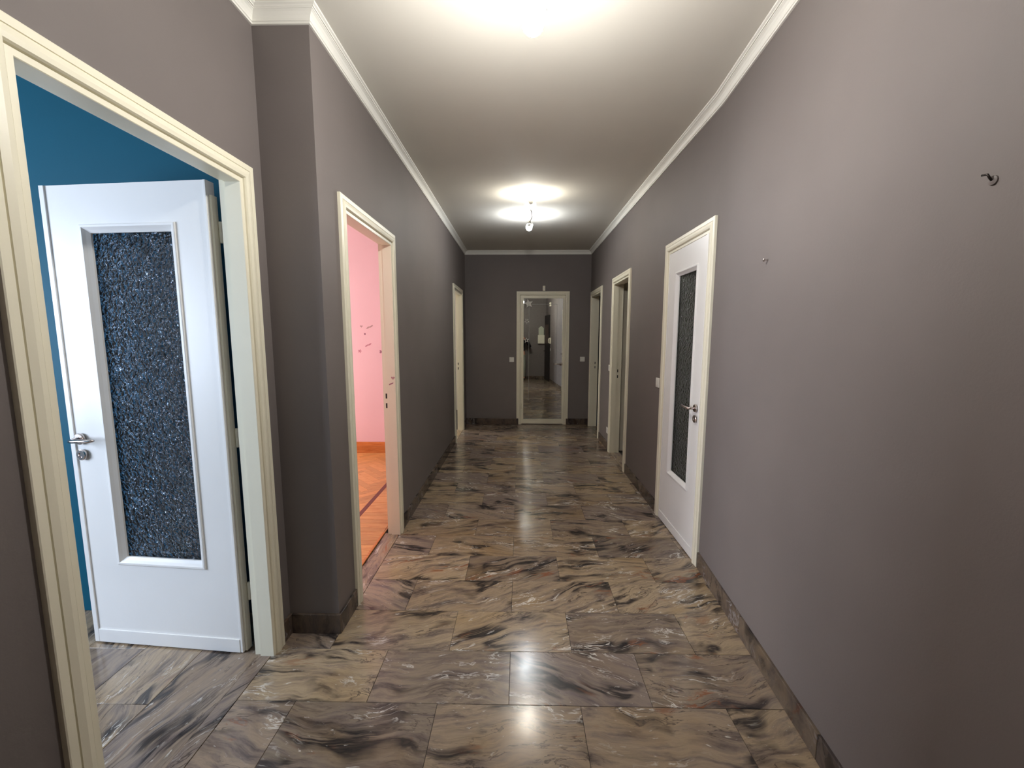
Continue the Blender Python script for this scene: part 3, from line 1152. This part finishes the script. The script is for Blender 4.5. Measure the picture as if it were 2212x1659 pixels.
for kind, u, z, r, mi, lab in (('heart', -2.018, 1.652, 0.018, 1, 'tiny grey rose heart sticker, topmost on the pink wall'),
                               ('bow', -1.912, 1.644, 0.042, 1, 'pale slanted ribbon sticker in the upper row on the pink wall'),
                               ('dot', -1.976, 1.556, 0.012, 2, 'tiny round plum sticker on the pink wall'),
                               ('flower', -2.050, 1.338, 0.026, 0, 'mauve flower sticker on the pink wall'),
                               ('bow', -1.938, 1.416, 0.040, 0, 'mauve slanted ribbon sticker in the lower row on the pink wall'),
                               ('butterfly', -1.772, 1.330, 0.030, 2, 'plum butterfly sticker on the pink wall')):
    flat_shape('wall_sticker', blob(kind, r), M_STK[mi], (lambda u, z: (lambda a, d, b: (u + a, 5.2290 - d, z + b)))(u, z), lab, 'sticker', 'small stickers on the pink wall')
yj = D_L2[1] - 0.085
for kind, x, z, r, mi, lab in (('heart', -0.938, 1.222, 0.015, 1, 'tiny grey rose heart sticker on the pink room door jamb'),
                               ('bow', -0.953, 1.178, 0.017, 2, 'tiny plum bow sticker on the pink room door jamb')):
    flat_shape('jamb_sticker', blob(kind, r), M_STK[mi], (lambda x, z: (lambda a, d, b: (x + a, yj - d, z + b)))(x, z), lab, 'sticker')

# ------------------------------------------------------------------ what the mirror shows: the hall's entrance end
TBk = lambda u, d, z: (u, YB + d, z)
e = empty('key_cabinet', (0.757, YB, 1.27))
tag(e, 'white house shaped cabinet on the wall seen in the mirror', 'cabinet')
bm = nb()
box(bm, -0.115, 0.115, 0, 0.07, 0, 0.30)
put('lower_box', bm, M_CASE, e, bevel=0.004)
bm = nb()
prism(bm, [(-0.092, 0.302), (0.092, 0.302), (0.092, 0.53), (0.105, 0.53), (0.0, 0.62), (-0.105, 0.53), (-0.092, 0.53)], 0, 0.05, T=lambda a, b, d: (a, d, b))
put('gabled_top', bm, paint('pale_grey_green', srgb(196, 198, 178), 0.5, 0.03), e)
M_BLKD = plain('black_brown_door', srgb(24, 19, 18), 0.45)
ax_, ay_, bx_, by_ = 0.875, -0.44, 0.985, 0.33
dl = math.hypot(bx_ - ax_, by_ - ay_)
dux, duy = (bx_ - ax_) / dl, (by_ - ay_) / dl
e = empty('door_8', (ax_, ay_, 0))
tag(e, 'dark entrance door standing open, seen in the mirror', 'door', kind='structure')
TD8 = lambda u, d, z: (dux * u - duy * d, duy * u + dux * d, z)
put('leaf', nb(0, dl, -0.035, 0.0, 0.01, 2.24, T=TD8), M_BLKD, e, bevel=0.003)
put('panel', nb(0.06, dl - 0.16, 0.0, 0.012, 1.28, 1.92, T=TD8), plain('brown_leather', srgb(74, 58, 52), 0.6), e, bevel=0.003)
bm = nb()
tube(bm, [TD8(0.08, 0.0, 1.02), TD8(0.08, 0.05, 1.02), TD8(0.19, 0.05, 1.02)], 0.009, 10)
put('door_handle', bm, M_STEEL, e, smooth=True)
TNr = lambda u, d, z: (xr(u) - d, u, z)
e = empty('intercom', TNr(0.47, 0, 1.28))
tag(e, 'cream wall intercom with handset seen in the mirror', 'intercom')
bs = Vector(e.location)
TI = lambda u, d, z: tuple(Vector(TNr(0.47 + u, d, 1.28 + z)) - bs)
put('body', nb(-0.05, 0.05, -0.002, 0.035, 0, 0.20, T=TI), M_CASE, e, bevel=0.006)
bm = nb()
tube(bm, [TI(-0.02, 0.04, 0.02), TI(-0.02, 0.065, 0.05), TI(-0.02, 0.07, 0.10), TI(-0.02, 0.065, 0.15), TI(-0.02, 0.04, 0.18)], [0.018, 0.014, 0.013, 0.014, 0.018], 10)
put('handset', bm, M_CASE, e, smooth=True)
rocker('light_switch', TNr, 0.47, 1.09, 'white light switch under the intercom seen in the mirror', w=0.05, h=0.09)
e = empty('door_chime', TNr(0.47, 0, 2.50))
tag(e, 'cream door chime box high on the wall in the mirror', 'chime')
bs2 = Vector(e.location)
TC8 = lambda u, d, z: tuple(Vector(TNr(0.47 + u, d, 2.50 + z)) - bs2)
put('body', nb(-0.045, 0.045, -0.002, 0.05, 0, 0.13, T=TC8), M_CASE, e, bevel=0.006)
put('grille', nb(-0.03, 0.03, 0.05, 0.053, 0.045, 0.06, T=TC8), M_GREYM, e)


# ------------------------------------------------------------------ the photographer (reflected in the mirror)
def skin_mesh(name, verts, edges, mat, parent, levels=2, root=0):
    me = bpy.data.meshes.new(name)
    me.from_pydata([v[:3] for v in verts], edges, [])
    o = bpy.data.objects.new(name, me)
    COL.objects.link(o)
    md = o.modifiers.new('skin', 'SKIN')
    md.use_smooth_shade = True
    for i, v in enumerate(verts):
        rx = v[3]
        ry = v[4] if len(v) > 4 else rx
        me.skin_vertices[0].data[i].radius = (rx, ry)
        me.skin_vertices[0].data[i].use_root = (i == root)
    s = o.modifiers.new('sub', 'SUBSURF')
    s.levels = levels
    s.render_levels = levels
    me.materials.append(mat)
    o.parent = parent
    return o


M_SKIN = plain('skin', srgb(205, 150, 125), 0.5)
M_JACK = plain('dark_jacket', srgb(26, 25, 28), 0.8)
M_TEE = plain('grey_shirt', srgb(120, 122, 126), 0.8)
M_TROU = plain('light_trousers', srgb(150, 150, 140), 0.8)
M_HAIR = plain('dark_hair', srgb(34, 26, 22), 0.6)
M_SHOE = plain('dark_shoe', srgb(28, 26, 26), 0.5)
PX, PY = 0.03, -0.30
# body: trunk, neck, head, both arms to the palms and fingers (local coordinates, facing +Y)
V = [(0, 0, 0.96, 0.135, 0.10), (0, 0, 1.10, 0.13, 0.095), (0, 0, 1.27, 0.15, 0.10), (0, 0, 1.40, 0.12, 0.085), (0, 0.005, 1.50, 0.055, 0.055), (0, 0.015, 1.56, 0.058, 0.07),
     (0, 0.02, 1.63, 0.076, 0.092), (0, 0.015, 1.70, 0.074, 0.09), (0, 0.01, 1.755, 0.045, 0.055)]
Ed = [(i, i + 1) for i in range(8)]
for s in (-1, 1):
    b0 = len(V)
    V += [(s * 0.17, 0, 1.415, 0.055), (s * 0.27, -0.02, 1.27, 0.045), (s * 0.33, 0.02, 1.16, 0.038), (s * 0.24, 0.12, 1.31, 0.032), (s * 0.125, 0.20, 1.455, 0.024), (s * 0.092, 0.215, 1.49, 0.024)]
    Ed += [(3, b0)] + [(b0 + k, b0 + k + 1) for k in range(5)]
    leg0 = len(V)
    V += [(s * 0.095, 0, 0.86, 0.085), (s * 0.105, 0.01, 0.50, 0.058), (s * 0.11, -0.01, 0.28, 0.052), (s * 0.115, -0.02, 0.09, 0.036), (s * 0.12, 0.09, 0.035, 0.030)]
    Ed += [(0, leg0)] + [(leg0 + k, leg0 + k + 1) for k in range(4)]
person = empty('person', (PX, PY, 0))
tag(person, 'person in dark jacket and light trousers photographing, seen in the mirror', 'person')
body = skin_mesh('body', V, Ed, M_SKIN, person)
for s in (-1, 1):
    for k in range(4):
        z = 1.515 - 0.018 * k
        L = (0.066, 0.074, 0.070, 0.056)[k]
        fv = [(s * 0.092, 0.215, z - 0.012, 0.009), (s * 0.080, 0.236, z, 0.0085), (s * (0.080 - L * 0.45), 0.252, z + 0.002, 0.008), (s * (0.080 - L), 0.250, z + 0.001, 0.007)]
        skin_mesh('finger', fv, [(0, 1), (1, 2), (2, 3)], M_SKIN, body, 1)
    tv = [(s * 0.095, 0.205, 1.478, 0.010), (s * 0.072, 0.200, 1.486, 0.0095), (s * 0.050, 0.205, 1.500, 0.0085)]
    skin_mesh('thumb', tv, [(0, 1), (1, 2)], M_SKIN, body, 1)
jv = [(0, 0, 0.93, 0.165, 0.125), (0, 0, 1.10, 0.155, 0.12), (0, 0, 1.27, 0.17, 0.122), (0, -0.005, 1.41, 0.13, 0.10), (0, -0.01, 1.475, 0.075, 0.07)]
je = [(0, 1), (1, 2), (2, 3), (3, 4)]
for s in (-1, 1):
    b0 = len(jv)
    jv += [(s * 0.175, 0, 1.42, 0.07), (s * 0.275, -0.02, 1.27, 0.062), (s * 0.335, 0.02, 1.155, 0.056), (s * 0.245, 0.115, 1.305, 0.046), (s * 0.15, 0.182, 1.425, 0.038)]
    je += [(3, b0)] + [(b0 + k, b0 + k + 1) for k in range(4)]
skin_mesh('jacket', jv, je, M_JACK, person)
skin_mesh('shirt', [(0.02, 0.062, 0.98, 0.12, 0.075), (0.02, 0.062, 1.15, 0.10, 0.075), (0, 0.055, 1.33, 0.06, 0.06)], [(0, 1), (1, 2)], M_TEE, person)
tv = [(0, 0, 0.95, 0.15, 0.11)]
te = []
for s in (-1, 1):
    b0 = len(tv)
    tv += [(s * 0.10, 0, 0.84, 0.105), (s * 0.11, 0.01, 0.50, 0.078), (s * 0.115, -0.01, 0.28, 0.070), (s * 0.118, -0.02, 0.09, 0.062)]
    te += [(0, b0)] + [(b0 + k, b0 + k + 1) for k in range(3)]
skin_mesh('trousers', tv, te, M_TROU, person)
for s in (-1, 1):
    skin_mesh('shoe', [(s * 0.118, -0.055, 0.042, 0.040), (s * 0.12, 0.04, 0.040, 0.040), (s * 0.126, 0.135, 0.034, 0.034)], [(0, 1), (1, 2)], M_SHOE, person, 2, 1)
hair = skin_mesh('hair', [(0, -0.03, 1.60, 0.070, 0.06), (0, -0.022, 1.69, 0.082, 0.082), (0, -0.006, 1.755, 0.062, 0.075)], [(0, 1), (1, 2)], M_HAIR, person)
for s in (-1, 1):
    bm = nb()
    lathe(bm, [(0.0, 0.0), (0.010, 0.002), (0.011, 0.006), (0, 0.009)], (s * 0.032, 0.098, 1.645), (0, 1, 0), 10)
    put('eye', bm, M_HAIR, body)
bm = nb()
lathe(bm, [(0.0, -0.028), (0.012, -0.012), (0.015, 0.0), (0.005, 0.024), (0.0, 0.028)], (0, 0.112, 1.618), (0, 0.25, 1), 10)
put('nose', bm, M_SKIN, body, smooth=True)
put('mouth', nb(-0.024, 0.024, 0.094, 0.104, 1.571, 1.579), plain('lips', srgb(160, 90, 84), 0.5), body, bevel=0.003)
e = empty('phone', (0.03, -0.035, CAM_H))
tag(e, 'black phone held up by the photographer', 'phone')
put('phone_body', nb(-0.078, 0.078, -0.008, 0.0, -0.052, 0.022), M_BLACK, e, bevel=0.003)
bm = nb()
lathe(bm, [(0, 0), (0.007, 0), (0.007, 0.002), (0, 0.002)], (0, 0, 0), (0, 1, 0), 14)
put('lens', bm, M_DARKM, e)
